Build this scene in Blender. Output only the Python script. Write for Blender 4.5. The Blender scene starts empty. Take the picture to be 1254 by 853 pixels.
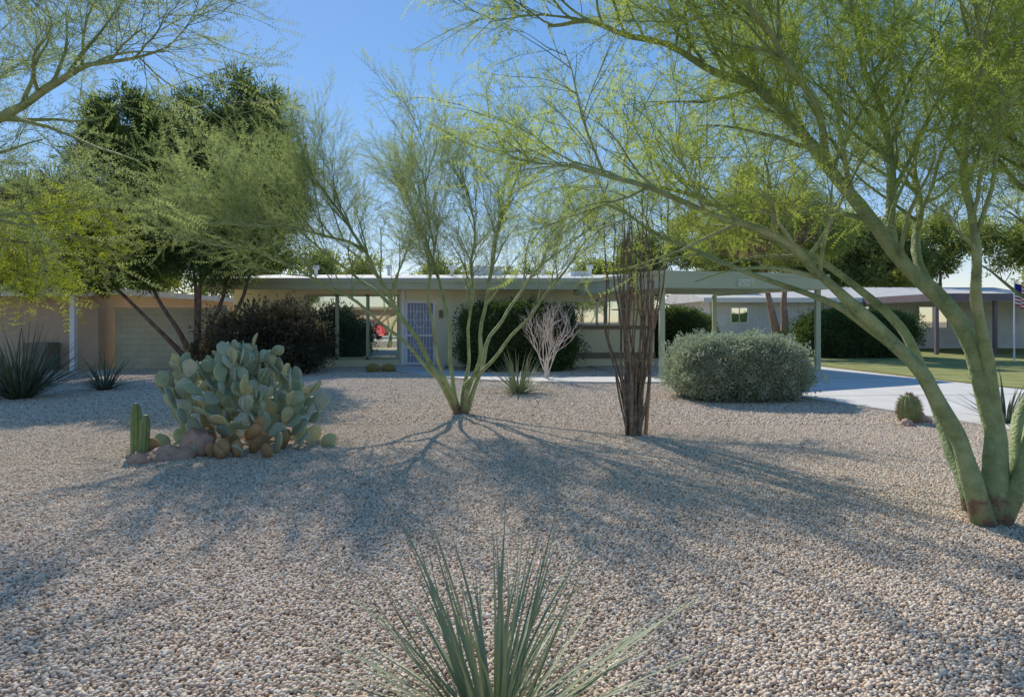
import bpy, math, random, bmesh
import numpy as np
from mathutils import Vector, noise, Euler, Quaternion
R=random.Random(7)
S=bpy.context.scene
S.view_settings.view_transform='Standard'; S.view_settings.look='None'; S.view_settings.exposure=0
rad=math.radians
ROOT=S.collection

# ------------------------------------------------------------------ materials
def newmat(name):
    m=bpy.data.materials.new(name); m.use_nodes=True
    nt=m.node_tree; nt.nodes.clear()
    out=nt.nodes.new('ShaderNodeOutputMaterial')
    return m,nt,out
def L(nt,a,b): nt.links.new(a,b)
def ramp(nt,stops,interp='LINEAR'):
    r=nt.nodes.new('ShaderNodeValToRGB'); cr=r.color_ramp; cr.interpolation=interp
    while len(cr.elements)<len(stops): cr.elements.new(0.5)
    for e,(p,c) in zip(cr.elements,stops):
        e.position=p; e.color=(c[0],c[1],c[2],1)
    return r
def rndattr(nt):
    a=nt.nodes.new('ShaderNodeAttribute'); a.attribute_name='rnd'; return a.outputs['Fac']
def nmat(name,c1,c2,scale=5,rough=.85,bump=0.0,bscale=30,spec=.25,detail=5,metal=0):
    m,nt,out=newmat(name)
    tc=nt.nodes.new('ShaderNodeTexCoord')
    n=nt.nodes.new('ShaderNodeTexNoise'); n.inputs['Scale'].default_value=scale; n.inputs['Detail'].default_value=detail
    L(nt,tc.outputs['Object'],n.inputs['Vector'])
    r=ramp(nt,[(.3,c1),(.7,c2)]); L(nt,n.outputs['Fac'],r.inputs['Fac'])
    b=nt.nodes.new('ShaderNodeBsdfPrincipled')
    L(nt,r.outputs['Color'],b.inputs['Base Color'])
    b.inputs['Roughness'].default_value=rough; b.inputs['Specular IOR Level'].default_value=spec; b.inputs['Metallic'].default_value=metal
    if bump>0:
        n2=nt.nodes.new('ShaderNodeTexNoise'); n2.inputs['Scale'].default_value=bscale; n2.inputs['Detail'].default_value=4
        L(nt,tc.outputs['Object'],n2.inputs['Vector'])
        bp=nt.nodes.new('ShaderNodeBump'); bp.inputs['Strength'].default_value=bump; bp.inputs['Distance'].default_value=.02
        L(nt,n2.outputs['Fac'],bp.inputs['Height']); L(nt,bp.outputs['Normal'],b.inputs['Normal'])
    L(nt,b.outputs['BSDF'],out.inputs['Surface'])
    return m
def leafmat(name,c1,c2,trans=.4,tcol=(1.25,1.2,.6)):
    m,nt,out=newmat(name)
    r=ramp(nt,[(0,c1),(1,c2)]); L(nt,rndattr(nt),r.inputs['Fac'])
    d=nt.nodes.new('ShaderNodeBsdfDiffuse')
    L(nt,r.outputs['Color'],d.inputs['Color'])
    t=nt.nodes.new('ShaderNodeBsdfTranslucent')
    mx=nt.nodes.new('ShaderNodeMix'); mx.data_type='RGBA'; mx.blend_type='MULTIPLY'; mx.inputs[0].default_value=1
    L(nt,r.outputs['Color'],mx.inputs[6]); mx.inputs[7].default_value=(tcol[0]*1.5,tcol[1]*1.5,tcol[2]*1.5,1)
    L(nt,mx.outputs[2],t.inputs['Color'])
    ms=nt.nodes.new('ShaderNodeMixShader'); ms.inputs[0].default_value=trans
    L(nt,d.outputs[0],ms.inputs[1]); L(nt,t.outputs[0],ms.inputs[2]); L(nt,ms.outputs[0],out.inputs['Surface'])
    return m
GRAV=[(0,(.27,.20,.15)),(.13,(.50,.385,.29)),(.38,(.66,.53,.41)),(.6,(.73,.61,.48)),(.78,(.62,.56,.48)),(.9,(.83,.75,.64)),(1,(.52,.35,.24))]
def pebblemat():
    m,nt,out=newmat('gravel_stone')
    r=ramp(nt,GRAV); L(nt,rndattr(nt),r.inputs['Fac'])
    b=nt.nodes.new('ShaderNodeBsdfDiffuse')
    L(nt,r.outputs['Color'],b.inputs['Color']); L(nt,b.outputs[0],out.inputs['Surface'])
    return m
def groundmat():
    m,nt,out=newmat('gravel_ground')
    tc=nt.nodes.new('ShaderNodeTexCoord')
    v=nt.nodes.new('ShaderNodeTexVoronoi'); v.inputs['Scale'].default_value=34
    L(nt,tc.outputs['Object'],v.inputs['Vector'])
    sp=nt.nodes.new('ShaderNodeSeparateColor'); L(nt,v.outputs['Color'],sp.inputs[0])
    r=ramp(nt,GRAV); L(nt,sp.outputs[0],r.inputs['Fac'])
    dk=ramp(nt,[(0,(1,1,1)),(.45,(.85,.85,.85)),(.75,(.48,.45,.41))]); L(nt,v.outputs['Distance'],dk.inputs['Fac'])
    mx=nt.nodes.new('ShaderNodeMix'); mx.data_type='RGBA'; mx.blend_type='MULTIPLY'; mx.inputs[0].default_value=1
    L(nt,r.outputs['Color'],mx.inputs[6]); L(nt,dk.outputs['Color'],mx.inputs[7])
    n=nt.nodes.new('ShaderNodeTexNoise'); n.inputs['Scale'].default_value=.5; n.inputs['Detail'].default_value=5
    L(nt,tc.outputs['Object'],n.inputs['Vector'])
    r2=ramp(nt,[(.3,(.82,.8,.77)),(.7,(1.0,.99,.97))]); L(nt,n.outputs['Fac'],r2.inputs['Fac'])
    m2=nt.nodes.new('ShaderNodeMix'); m2.data_type='RGBA'; m2.blend_type='MULTIPLY'; m2.inputs[0].default_value=1
    L(nt,mx.outputs[2],m2.inputs[6]); L(nt,r2.outputs['Color'],m2.inputs[7])
    b=nt.nodes.new('ShaderNodeBsdfDiffuse')
    L(nt,m2.outputs[2],b.inputs['Color'])
    bp=nt.nodes.new('ShaderNodeBump'); bp.invert=True; bp.inputs['Strength'].default_value=.7; bp.inputs['Distance'].default_value=.02
    L(nt,v.outputs['Distance'],bp.inputs['Height']); L(nt,bp.outputs['Normal'],b.inputs['Normal'])
    L(nt,b.outputs[0],out.inputs['Surface'])
    return m
def blockmat(name,c1,c2,mortar,bw=.4,bh=.2,bump=.5):
    m,nt,out=newmat(name)
    tc=nt.nodes.new('ShaderNodeTexCoord'); mp=nt.nodes.new('ShaderNodeSeparateXYZ'); L(nt,tc.outputs['Object'],mp.inputs[0])
    ad=nt.nodes.new('ShaderNodeMath'); ad.operation='ADD'; L(nt,mp.outputs[0],ad.inputs[0]); L(nt,mp.outputs[1],ad.inputs[1])
    cb=nt.nodes.new('ShaderNodeCombineXYZ'); L(nt,ad.outputs[0],cb.inputs[0]); L(nt,mp.outputs[2],cb.inputs[1])
    br=nt.nodes.new('ShaderNodeTexBrick'); br.inputs['Scale'].default_value=1; br.inputs['Brick Width'].default_value=bw; br.inputs['Row Height'].default_value=bh
    br.inputs['Mortar Size'].default_value=.008; br.inputs['Color1'].default_value=(*c1,1); br.inputs['Color2'].default_value=(*c2,1); br.inputs['Mortar'].default_value=(*mortar,1)
    L(nt,cb.outputs[0],br.inputs['Vector'])
    n=nt.nodes.new('ShaderNodeTexNoise'); n.inputs['Scale'].default_value=1.2; n.inputs['Detail'].default_value=6; L(nt,tc.outputs['Object'],n.inputs['Vector'])
    r2=ramp(nt,[(.3,(.8,.8,.8)),(.7,(1.0,1.0,1.0))]); L(nt,n.outputs['Fac'],r2.inputs['Fac'])
    mx=nt.nodes.new('ShaderNodeMix'); mx.data_type='RGBA'; mx.blend_type='MULTIPLY'; mx.inputs[0].default_value=1
    L(nt,br.outputs['Color'],mx.inputs[6]); L(nt,r2.outputs['Color'],mx.inputs[7])
    b=nt.nodes.new('ShaderNodeBsdfPrincipled'); b.inputs['Roughness'].default_value=.9
    L(nt,mx.outputs[2],b.inputs['Base Color'])
    bp=nt.nodes.new('ShaderNodeBump'); bp.invert=True; bp.inputs['Strength'].default_value=bump; bp.inputs['Distance'].default_value=.015
    L(nt,br.outputs['Fac'],bp.inputs['Height']); L(nt,bp.outputs['Normal'],b.inputs['Normal'])
    L(nt,b.outputs[0],out.inputs['Surface'])
    return m
def glassmat(name,c=(.03,.06,.04),mixf=.62):
    m,nt,out=newmat(name)
    tc=nt.nodes.new('ShaderNodeTexCoord'); n=nt.nodes.new('ShaderNodeTexNoise'); n.inputs['Scale'].default_value=1.5
    L(nt,tc.outputs['Object'],n.inputs['Vector'])
    r=ramp(nt,[(.35,c),(.65,(c[0]*2.2,c[1]*2.6,c[2]*2.2))]); L(nt,n.outputs['Fac'],r.inputs['Fac'])
    b=nt.nodes.new('ShaderNodeBsdfPrincipled'); L(nt,r.outputs[0],b.inputs['Base Color']); b.inputs['Roughness'].default_value=.03
    g=nt.nodes.new('ShaderNodeBsdfGlossy'); g.inputs['Roughness'].default_value=.02; g.inputs['Color'].default_value=(.88,.98,.92,1)
    ms=nt.nodes.new('ShaderNodeMixShader'); ms.inputs[0].default_value=mixf; L(nt,b.outputs[0],ms.inputs[1]); L(nt,g.outputs[0],ms.inputs[2])
    L(nt,ms.outputs[0],out.inputs['Surface']); return m

# ------------------------------------------------------------------ mesh helpers
def empty(name,loc=(0,0,0)):
    o=bpy.data.objects.new(name,None); o.location=loc; ROOT.objects.link(o); return o
def meshobj(name,verts,faces,mats,parent=None,smooth=False,midx=None,coll=None):
    me=bpy.data.meshes.new(name); me.from_pydata([tuple(v) for v in verts],[],faces)
    if not isinstance(mats,(list,tuple)): mats=[mats]
    for m in mats: me.materials.append(m)
    if midx is not None: me.polygons.foreach_set('material_index',midx)
    if smooth: me.polygons.foreach_set('use_smooth',[True]*len(me.polygons))
    me.update()
    o=bpy.data.objects.new(name,me); (coll or ROOT).objects.link(o)
    if parent: o.parent=parent
    return o
class MB:
    def __init__(s): s.v=[]; s.f=[]; s.m=[]
    def box(s,x0,x1,y0,y1,z0,z1,mi=0):
        b=len(s.v)
        s.v+=[(x0,y0,z0),(x1,y0,z0),(x1,y1,z0),(x0,y1,z0),(x0,y0,z1),(x1,y0,z1),(x1,y1,z1),(x0,y1,z1)]
        for f in [(0,3,2,1),(4,5,6,7),(0,1,5,4),(1,2,6,5),(2,3,7,6),(3,0,4,7)]:
            s.f.append(tuple(b+i for i in f)); s.m.append(mi)
    def prism(s,poly,z0,z1,mi=0):
        b=len(s.v); n=len(poly)
        s.v+=[(p[0],p[1],z0 if len(p)<3 else z0+p[2]) for p in poly]+[(p[0],p[1],z1 if len(p)<3 else z1+p[2]) for p in poly]
        s.f.append(tuple(b+i for i in range(n))[::-1]); s.f.append(tuple(b+n+i for i in range(n))); s.m+=[mi,mi]
        for i in range(n):
            j=(i+1)%n; s.f.append((b+i,b+j,b+n+j,b+n+i)); s.m.append(mi)
    def tube(s,pts,rads,sides=6,mi=0,cap=True,ribs=0):
        b=len(s.v); n=len(pts); pts=[Vector(p) for p in pts]
        ref=Vector((0.13,1,0.07)).normalized()
        for i in range(n):
            t=(pts[min(i+1,n-1)]-pts[max(i-1,0)])
            if t.length<1e-6: t=Vector((0,0,1))
            t.normalize()
            u=ref-t*ref.dot(t)
            if u.length<1e-3: u=Vector((1,0,0))-t*t.x
            u.normalize(); w=t.cross(u); r=rads[i]
            for k in range(sides):
                a=2*math.pi*k/sides; rr=r*(1-ribs*(k%2))
                s.v.append(tuple(pts[i]+u*(math.cos(a)*rr)+w*(math.sin(a)*rr)))
        for i in range(n-1):
            for k in range(sides):
                k2=(k+1)%sides
                s.f.append((b+i*sides+k,b+i*sides+k2,b+(i+1)*sides+k2,b+(i+1)*sides+k)); s.m.append(mi)
        if cap:
            s.f.append(tuple(b+(n-1)*sides+k for k in range(sides))); s.m.append(mi)
    def obj(s,name,mats,parent=None,smooth=False,coll=None):
        return meshobj(name,s.v,s.f,mats,parent,smooth,s.m,coll)
def boxobj(name,x0,x1,y0,y1,z0,z1,mat,parent=None):
    m=MB(); m.box(x0,x1,y0,y1,z0,z1); return m.obj(name,mat,parent)
def rnd(a,b): return R.uniform(a,b)
def runit():
    while True:
        v=Vector((rnd(-1,1),rnd(-1,1),rnd(-1,1)))
        if .05<v.length<1: return v.normalized()
def catmull(pts,k=5):
    P=[Vector(p) for p in pts]; P=[P[0]*2-P[1]]+P+[P[-1]*2-P[-2]]; out=[]
    for i in range(1,len(P)-2):
        p0,p1,p2,p3=P[i-1:i+3]
        for j in range(k):
            t=j/k
            out.append(.5*((2*p1)+(p2-p0)*t+(2*p0-5*p1+4*p2-p3)*t*t+(3*p1-p0-3*p2+p3)*t**3))
    out.append(P[-2]); return out

# ------------------------------------------------------------------ scattering (merged into one mesh)
def eul2mat(E):
    cx,cy,cz=np.cos(E).T; sx,sy,sz=np.sin(E).T
    M=np.empty((len(E),3,3))
    M[:,0,0]=cy*cz; M[:,0,1]=sx*sy*cz-cx*sz; M[:,0,2]=cx*sy*cz+sx*sz
    M[:,1,0]=cy*sz; M[:,1,1]=sx*sy*sz+cx*cz; M[:,1,2]=cx*sy*sz-sx*cz
    M[:,2,0]=-sy; M[:,2,1]=sx*cy; M[:,2,2]=cx*cy
    return M
class Kit:
    def __init__(s,mats): s.mats=mats; s.p=[]
    def add(s,mb): s.p.append((np.array(mb.v,dtype=np.float64),np.array(mb.f,dtype=np.int64),np.array(mb.m,dtype=np.int32)))
def merged_mesh(name,pts,rots,scls,kit,seed=0):
    pts=np.asarray(pts,dtype=np.float64); E=np.asarray(rots,dtype=np.float64); sc=np.asarray(scls,dtype=np.float64)
    rs=np.random.RandomState(len(pts)+seed); pick=rs.randint(0,len(kit.p),len(pts)); rv=rs.rand(len(pts))
    M=eul2mat(E); VV=[];FF=[];MM=[];RR=[];off=0
    for k,(V,F,mi) in enumerate(kit.p):
        s=np.where(pick==k)[0]
        if len(s)==0: continue
        W=np.einsum('nij,vj->nvi',M[s],V)*sc[s][:,None,None]+pts[s][:,None,:]
        VV.append(W.reshape(-1,3)); nv=len(V)
        FF.append((F[None]+(np.arange(len(s))*nv)[:,None,None]+off).reshape(-1,F.shape[1])); off+=nv*len(s)
        MM.append(np.tile(mi,len(s))); RR.append(np.repeat(rv[s],nv))
    V=np.concatenate(VV).astype(np.float32);F=np.concatenate(FF).astype(np.int32);Mi=np.concatenate(MM).astype(np.int32);Rr=np.concatenate(RR).astype(np.float32)
    me=bpy.data.meshes.new(name); k=F.shape[1]
    me.vertices.add(len(V)); me.vertices.foreach_set('co',V.ravel())
    me.loops.add(F.size); me.loops.foreach_set('vertex_index',F.ravel())
    me.polygons.add(len(F)); me.polygons.foreach_set('loop_start',np.arange(0,F.size,k,dtype=np.int32))
    for m in kit.mats: me.materials.append(m)
    me.polygons.foreach_set('material_index',Mi)
    a=me.attributes.new('rnd','FLOAT','POINT'); a.data.foreach_set('value',Rr)
    me.update(calc_edges=True)
    return me
def scatter(name,pts,rots,scls,kit,parent=None):
    me=merged_mesh(name,pts,rots,scls,kit)
    o=bpy.data.objects.new(name,me); ROOT.objects.link(o)
    if parent: o.parent=parent
    return o
def dir_euler(d):
    q=Vector(d).to_track_quat('Z','Y')@Quaternion((0,0,1),rnd(0,6.283))
    return tuple(q.to_euler())

def sprig_kit(mat,stem,n=5,Lt=.45,nleaf=10,ll=.22,lf=.013,lw=.005,pairs=12,ang=45,droop=.5,seed=1):
    rr=random.Random(seed); K=Kit([mat,stem])
    for k in range(n):
        m=MB()
        bend=Vector((rr.uniform(-.25,.25),rr.uniform(-.25,.25),0))
        tp=[bend*(t*t)*Lt+Vector((0,0,Lt*t)) for t in [0,.5,1]]
        m.tube(tp,[.0028,.002,.001],3,1,False)
        for i in range(nleaf):
            t=(i+.7)/nleaf; p=bend*(t*t)*Lt+Vector((0,0,Lt*t))
            az=i*2.4+rr.uniform(-.5,.5); a=rad(ang+rr.uniform(-15,15))*(1-.5*t)
            d=Vector((math.sin(a)*math.cos(az),math.sin(a)*math.sin(az),math.cos(a)))
            side=d.cross(Vector((0,0,1)))
            if side.length<.01: side=Vector((1,0,0))
            side.normalize()
            out=Vector((math.cos(az),math.sin(az),-.6))
            l=ll*rr.uniform(.7,1.2); seg=3; prev=p; pp=[p]
            for s in range(seg):
                d=(d+out*(droop*.33)).normalized(); prev=prev+d*(l/seg); pp.append(prev)
            b=len(m.v)
            for s,q in enumerate(pp):
                w=.0018*(1-s/(seg+1)); m.v+=[tuple(q-side*w),tuple(q+side*w)]
            for s in range(seg):
                m.f.append((b+2*s,b+2*s+1,b+2*s+3,b+2*s+2)); m.m.append(0)
            for j in range(pairs):
                u=(j+1)/pairs*seg; s=min(int(u),seg-1); q=pp[s].lerp(pp[s+1],u-s); dd=(pp[s+1]-pp[s]).normalized()
                for sg in (-1,1):
                    e=(side*sg+dd*.7+Vector((rr.uniform(-.3,.3),rr.uniform(-.3,.3),rr.uniform(-.3,.3)))).normalized()
                    z=lf*rr.uniform(.7,1.2); w=dd*lw*.5
                    b=len(m.v); m.v+=[tuple(q),tuple(q+e*z*.5+w),tuple(q+e*z),tuple(q+e*z*.5-w)]
                    m.f.append((b,b+1,b+2,b+3)); m.m.append(0)
        K.add(m)
    return K
def clump_kit(mat,n=5,count=16,spread=.12,ll=.06,lw=.03,seed=1):
    rr=random.Random(seed); K=Kit([mat])
    for k in range(n):
        m=MB()
        for i in range(count):
            v=Vector((rr.gauss(0,1),rr.gauss(0,1),rr.gauss(0,1))).normalized()
            p=v*spread*rr.random()**.5; v=(v+Vector((rr.gauss(0,1),rr.gauss(0,1),rr.gauss(0,1)))*.5+Vector((0,0,.4))).normalized()
            s=v.cross(Vector((rr.gauss(0,1),rr.gauss(0,1),rr.gauss(0,1))))
            s.normalize(); l=ll*rr.uniform(.6,1.2); w=lw*.5*rr.uniform(.7,1.2)
            nn=v.cross(s)*l*.12
            b=len(m.v); m.v+=[tuple(p),tuple(p+v*l*.5+s*w+nn),tuple(p+v*l),tuple(p+v*l*.5-s*w+nn)]
            m.f.append((b,b+1,b+2,b+3)); m.m.append(0)
        K.add(m)
    return K

# ------------------------------------------------------------------ colours
M_ground=groundmat(); M_peb=pebblemat()
M_pv=nmat('green_twig',(.15,.17,.07),(.26,.28,.12),9,.7,0)
def barkgrad(name,k=1.0,zb=.12):
    m,nt,out=newmat(name)
    g=nt.nodes.new('ShaderNodeTexCoord'); sx=nt.nodes.new('ShaderNodeSeparateXYZ'); L(nt,g.outputs['Object'],sx.inputs[0])
    n=nt.nodes.new('ShaderNodeTexNoise'); n.inputs['Scale'].default_value=6; n.inputs['Detail'].default_value=8; n.inputs['Roughness'].default_value=.65; L(nt,g.outputs['Object'],n.inputs['Vector'])
    r=ramp(nt,[(.3,(.13*k,.16*k,.07*k)),(.46,(.23*k,.29*k,.13*k)),(.6,(.31*k,.37*k,.18*k)),(.76,(.40*k,.38*k,.25*k))]); L(nt,n.outputs['Fac'],r.inputs['Fac'])
    ml=nt.nodes.new('ShaderNodeMath'); ml.operation='MULTIPLY_ADD'; L(nt,n.outputs['Fac'],ml.inputs[0]); ml.inputs[1].default_value=-1.4; L(nt,sx.outputs[2],ml.inputs[2])
    ml2=nt.nodes.new('ShaderNodeMath'); ml2.operation='ADD'; L(nt,ml.outputs[0],ml2.inputs[0]); ml2.inputs[1].default_value=.7-zb
    f=ramp(nt,[(0,(1,1,1)),(.16,(0,0,0))]); L(nt,ml2.outputs[0],f.inputs['Fac'])
    mx=nt.nodes.new('ShaderNodeMix'); mx.data_type='RGBA'; L(nt,f.outputs[0],mx.inputs[0]); L(nt,r.outputs[0],mx.inputs[6]); mx.inputs[7].default_value=(.2,.13,.08,1)
    b=nt.nodes.new('ShaderNodeBsdfPrincipled'); b.inputs['Roughness'].default_value=.7; L(nt,mx.outputs[2],b.inputs['Base Color'])
    n2=nt.nodes.new('ShaderNodeTexNoise'); n2.inputs['Scale'].default_value=45; n2.inputs['Detail'].default_value=6; L(nt,g.outputs['Object'],n2.inputs['Vector'])
    bp=nt.nodes.new('ShaderNodeBump'); bp.inputs['Strength'].default_value=.7; bp.inputs['Distance'].default_value=.03; L(nt,n2.outputs['Fac'],bp.inputs['Height']); L(nt,bp.outputs[0],b.inputs['Normal'])
    L(nt,b.outputs[0],out.inputs['Surface']); return m
M_bark=barkgrad('palo_verde_bark',1.15,.08)
M_brown=nmat('brown_bark',(.12,.08,.06),(.26,.19,.15),6,.9,.8,25)
M_red=nmat('red_bark',(.28,.16,.10),(.46,.29,.21),5,.9,.8,18)
M_leaf=leafmat('palo_verde_leaf',(.20,.27,.07),(.35,.42,.14),.5)
M_leafb=leafmat('olive_leaf',(.18,.24,.115),(.31,.36,.20),.42,(1.15,1.15,.7))
M_leafy=leafmat('yellow_leaf',(.22,.29,.05),(.36,.41,.08),.45)
M_dark=leafmat('dark_foliage',(.05,.09,.03),(.12,.17,.06),.3)
M_hedge=leafmat('hedge_leaf',(.06,.10,.04),(.12,.17,.07),.25)
M_purple=leafmat('purple_leaf',(.06,.06,.045),(.12,.115,.08),.25,(1.1,1.0,.8))
M_silver=leafmat('silver_leaf',(.30,.36,.26),(.46,.50,.40),.2,(1,1.05,.8))
M_far=leafmat('far_leaf',(.16,.21,.08),(.28,.33,.14),.4)
M_blade=nmat('blade_green',(.19,.24,.13),(.34,.38,.24),3,.55,0)
M_blade2=nmat('blade_dark',(.07,.10,.06),(.15,.19,.12),3,.5,0)
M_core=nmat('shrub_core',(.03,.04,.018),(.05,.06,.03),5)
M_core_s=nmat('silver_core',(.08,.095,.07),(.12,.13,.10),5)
M_wall=nmat('beige_stucco',(.76,.72,.48),(.82,.78,.54),1.3,.9,.25,60)
M_trim=nmat('sage_trim',(.40,.43,.28),(.45,.48,.33),2,.6,0)
M_trimb=nmat('brown_trim',(.22,.18,.13),(.27,.22,.16),2,.7,0)
M_roof=nmat('white_foam_roof',(.5,.5,.48),(.62,.61,.58),2,.8,.3,8)
M_white=nmat('white_paint',(.8,.8,.8),(.85,.85,.85),3,.5,0)
M_glass=glassmat('window_glass')
M_tan=nmat('tan_stucco',(.52,.38,.26),(.6,.45,.32),1,.9,.2,50)
M_conc=nmat('concrete',(.54,.52,.49),(.66,.64,.6),.8,.9,.15,40)
M_asph=nmat('asphalt',(.045,.045,.047),(.065,.065,.066),2,.9,.3,60)
M_grass=nmat('lawn_grass',(.17,.20,.055),(.33,.32,.12),1.3,.95,.6,60)
M_wallblk=blockmat('tan_block',(.60,.57,.38),(.66,.62,.43),(.5,.47,.33))
M_whiteblk=blockmat('white_block',(.78,.78,.76),(.84,.84,.82),(.55,.55,.55),.4,.13)
M_pad=nmat('cactus_pad',(.34,.43,.33),(.47,.55,.43),9,.65,.25,50)
M_pad2=nmat('cactus_pad_green',(.26,.36,.22),(.38,.47,.32),9,.65,.25,50)
M_pad3=nmat('cactus_pad_old',(.36,.22,.11),(.48,.32,.17),9,.8,.5,40)
M_pad4=nmat('cactus_pad_yellow',(.42,.45,.24),(.56,.57,.34),9,.7,.25,50)
M_col=nmat('column_green',(.14,.21,.09),(.25,.33,.15),9,.6,.25,50)
M_spine=nmat('cactus_areole',(.14,.12,.07),(.26,.22,.14),9)
M_gold=nmat('golden_spines',(.3,.24,.08),(.42,.34,.12),30,.8,.5,60)
M_rspine=nmat('reddish_spines',(.3,.14,.07),(.42,.22,.12),30,.8,.5,60)
M_rock=nmat('reddish_rock',(.34,.22,.17),(.5,.37,.3),4,.9,.8,12)
M_cane=nmat('ocotillo_cane',(.12,.09,.065),(.32,.26,.2),14,.9,.6,60)
M_stake=nmat('stake_wood',(.36,.21,.13),(.45,.28,.18),8,.8,.2,40)
M_ivory=nmat('bleached_twig',(.58,.5,.43),(.7,.62,.55),8,.8,0)

# ------------------------------------------------------------------ ground
m=MB(); m.v=[(-600,-600,0),(600,-600,0),(600,900,0),(-600,900,0)]; m.f=[(0,1,2,3)]; m.m=[0]; m.obj('gravel_ground',M_ground)
K_peb=Kit([M_peb])
rr=random.Random(3)
for k in range(7):
    bm=bmesh.new(); bmesh.ops.create_icosphere(bm,subdivisions=2,radius=1)
    off=Vector((k*7.3,k*3.1,k)); sx=rr.uniform(.85,1.25); sy=rr.uniform(.75,1); sz=rr.uniform(.55,.85)
    for v in bm.verts:
        d=1+.42*noise.noise(v.co*1.2+off)
        v.co=Vector((v.co.x*sx*d,v.co.y*sy*d,v.co.z*sz*d))
    mm=MB(); bm.verts.ensure_lookup_table(); mm.v=[tuple(v.co) for v in bm.verts]; mm.f=[tuple(v.index for v in f.verts) for f in bm.faces]; mm.m=[0]*len(mm.f); K_peb.add(mm); bm.free()
rs=np.random.RandomState(5)
def tilecoll(name,sp,r0,r1,nvar):
    c=bpy.data.collections.new(name)
    for k in range(nvar):
        g=np.arange(-.5+sp/2,.5,sp); X,Y=np.meshgrid(g,g); X=X.ravel()+rs.uniform(-.55,.55,X.size)*sp; Y=Y.ravel()+rs.uniform(-.55,.55,Y.size)*sp
        s=rs.uniform(r0,r1,X.size)*(1+.45*(rs.rand(X.size)>.93)); Z=s*.25+rs.uniform(0,.006,X.size)
        RT=rs.uniform(-.5,.5,(X.size,3)); RT[:,2]=rs.uniform(0,6.28,X.size)
        me=merged_mesh(name+'_tile',np.stack([X,Y,Z],1),RT,s,K_peb,k)
        c.objects.link(bpy.data.objects.new(name+'_tile',me))
    return c
def gn_scatter(name,pts,rots,coll):
    g=bpy.data.node_groups.new('scatter_'+name,'GeometryNodeTree')
    g.interface.new_socket('Geometry',in_out='INPUT',socket_type='NodeSocketGeometry')
    g.interface.new_socket('Geometry',in_out='OUTPUT',socket_type='NodeSocketGeometry')
    gi=g.nodes.new('NodeGroupInput'); go=g.nodes.new('NodeGroupOutput')
    ci=g.nodes.new('GeometryNodeCollectionInfo'); ci.inputs[0].default_value=coll; ci.inputs[1].default_value=True; ci.inputs[2].default_value=True
    ip=g.nodes.new('GeometryNodeInstanceOnPoints'); ip.inputs['Pick Instance'].default_value=True
    def na(nm,t):
        n=g.nodes.new('GeometryNodeInputNamedAttribute'); n.data_type=t; n.inputs[0].default_value=nm; return n.outputs[0]
    e2r=g.nodes.new('FunctionNodeEulerToRotation')
    g.links.new(gi.outputs[0],ip.inputs['Points']); g.links.new(ci.outputs[0],ip.inputs['Instance'])
    g.links.new(na('pick','INT'),ip.inputs['Instance Index'])
    g.links.new(na('rot','FLOAT_VECTOR'),e2r.inputs[0]); g.links.new(e2r.outputs[0],ip.inputs['Rotation'])
    g.links.new(ip.outputs[0],go.inputs[0])
    n=len(pts); me=bpy.data.meshes.new(name); me.vertices.add(n)
    me.vertices.foreach_set('co',np.asarray(pts,dtype=np.float32).ravel())
    a=me.attributes.new('rot','FLOAT_VECTOR','POINT'); a.data.foreach_set('vector',np.asarray(rots,dtype=np.float32).ravel())
    a=me.attributes.new('pick','INT','POINT'); a.data.foreach_set('value',rs.randint(0,len(coll.objects),n).astype(np.int32))
    me.update(); o=bpy.data.objects.new(name,me); ROOT.objects.link(o)
    md=o.modifiers.new('scatter','NODES'); md.node_group=g; return o
C_near=tilecoll('gravel_near',.0180,.0068,.0124,4); C_far_=tilecoll('gravel_far',.030,.011,.019,3)
pn=[];pf=[]
for yy in range(1,22):
    for xx in range(-20,9):
        if abs(xx)>.82*yy+2.5: continue
        (pn if yy<10 else pf).append((xx,yy+.5,0))
gn_scatter('gravel',pn,[(0,0,R.randint(0,3)*math.pi/2) for _ in pn],C_near)
gn_scatter('gravel',pf,[(0,0,R.randint(0,3)*math.pi/2) for _ in pf],C_far_)

# paving
m=MB(); m.prism([(2.6,22.3),(3.9,16.6),(5.9,13.3),(6.95,10.2),(7.8,6),(8.5,2),(8.8,-5.6),(14.2,-5.6),(12.5,6),(11.6,14),(10.9,18),(10.4,22),(9.6,28),(5.0,28)],-.05,.05)
m.obj('driveway',M_conc)
m=MB()
for (p,q) in [((4.6,17),(10.95,17.8)),((5.95,13.4),(11.55,13.8)),((7.1,9.8),(11.9,10.2)),((7.6,18),(7.2,26))]:
    p=Vector(p+(0,));q=Vector(q+(0,));d=(q-p).normalized();n=Vector((-d.y,d.x,0))*.012
    b=len(m.v); m.v+=[tuple(p-n+Vector((0,0,.054))),tuple(q-n+Vector((0,0,.054))),tuple(q+n+Vector((0,0,.054))),tuple(p+n+Vector((0,0,.054)))]; m.f.append((b,b+1,b+2,b+3)); m.m.append(0)
m.obj('driveway_joints',M_asph)
cl=catmull([(-3.4,22.6,0),(-2.9,20.6,0),(-1.0,18.2,0),(1.3,17.3,0),(4.35,17.2,0)],6)
m=MB(); Lf=[];Rt=[]
for i,p in enumerate(cl):
    t=(cl[min(i+1,len(cl)-1)]-cl[max(i-1,0)]).normalized(); n=Vector((-t.y,t.x,0))*.75; Lf.append(p+n); Rt.append(p-n)
m.prism([(p.x,p.y) for p in Lf+Rt[::-1]],-.04,.058); m.obj('front_walk',M_conc)
m=MB(); m.prism([(14.6,-5.6),(13,6),(12.1,14),(11.4,18),(10.95,22),(10.2,28),(10.2,60),(60,60),(60,-5.6)],-.05,.028); m.obj('lawn',M_grass)
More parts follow.
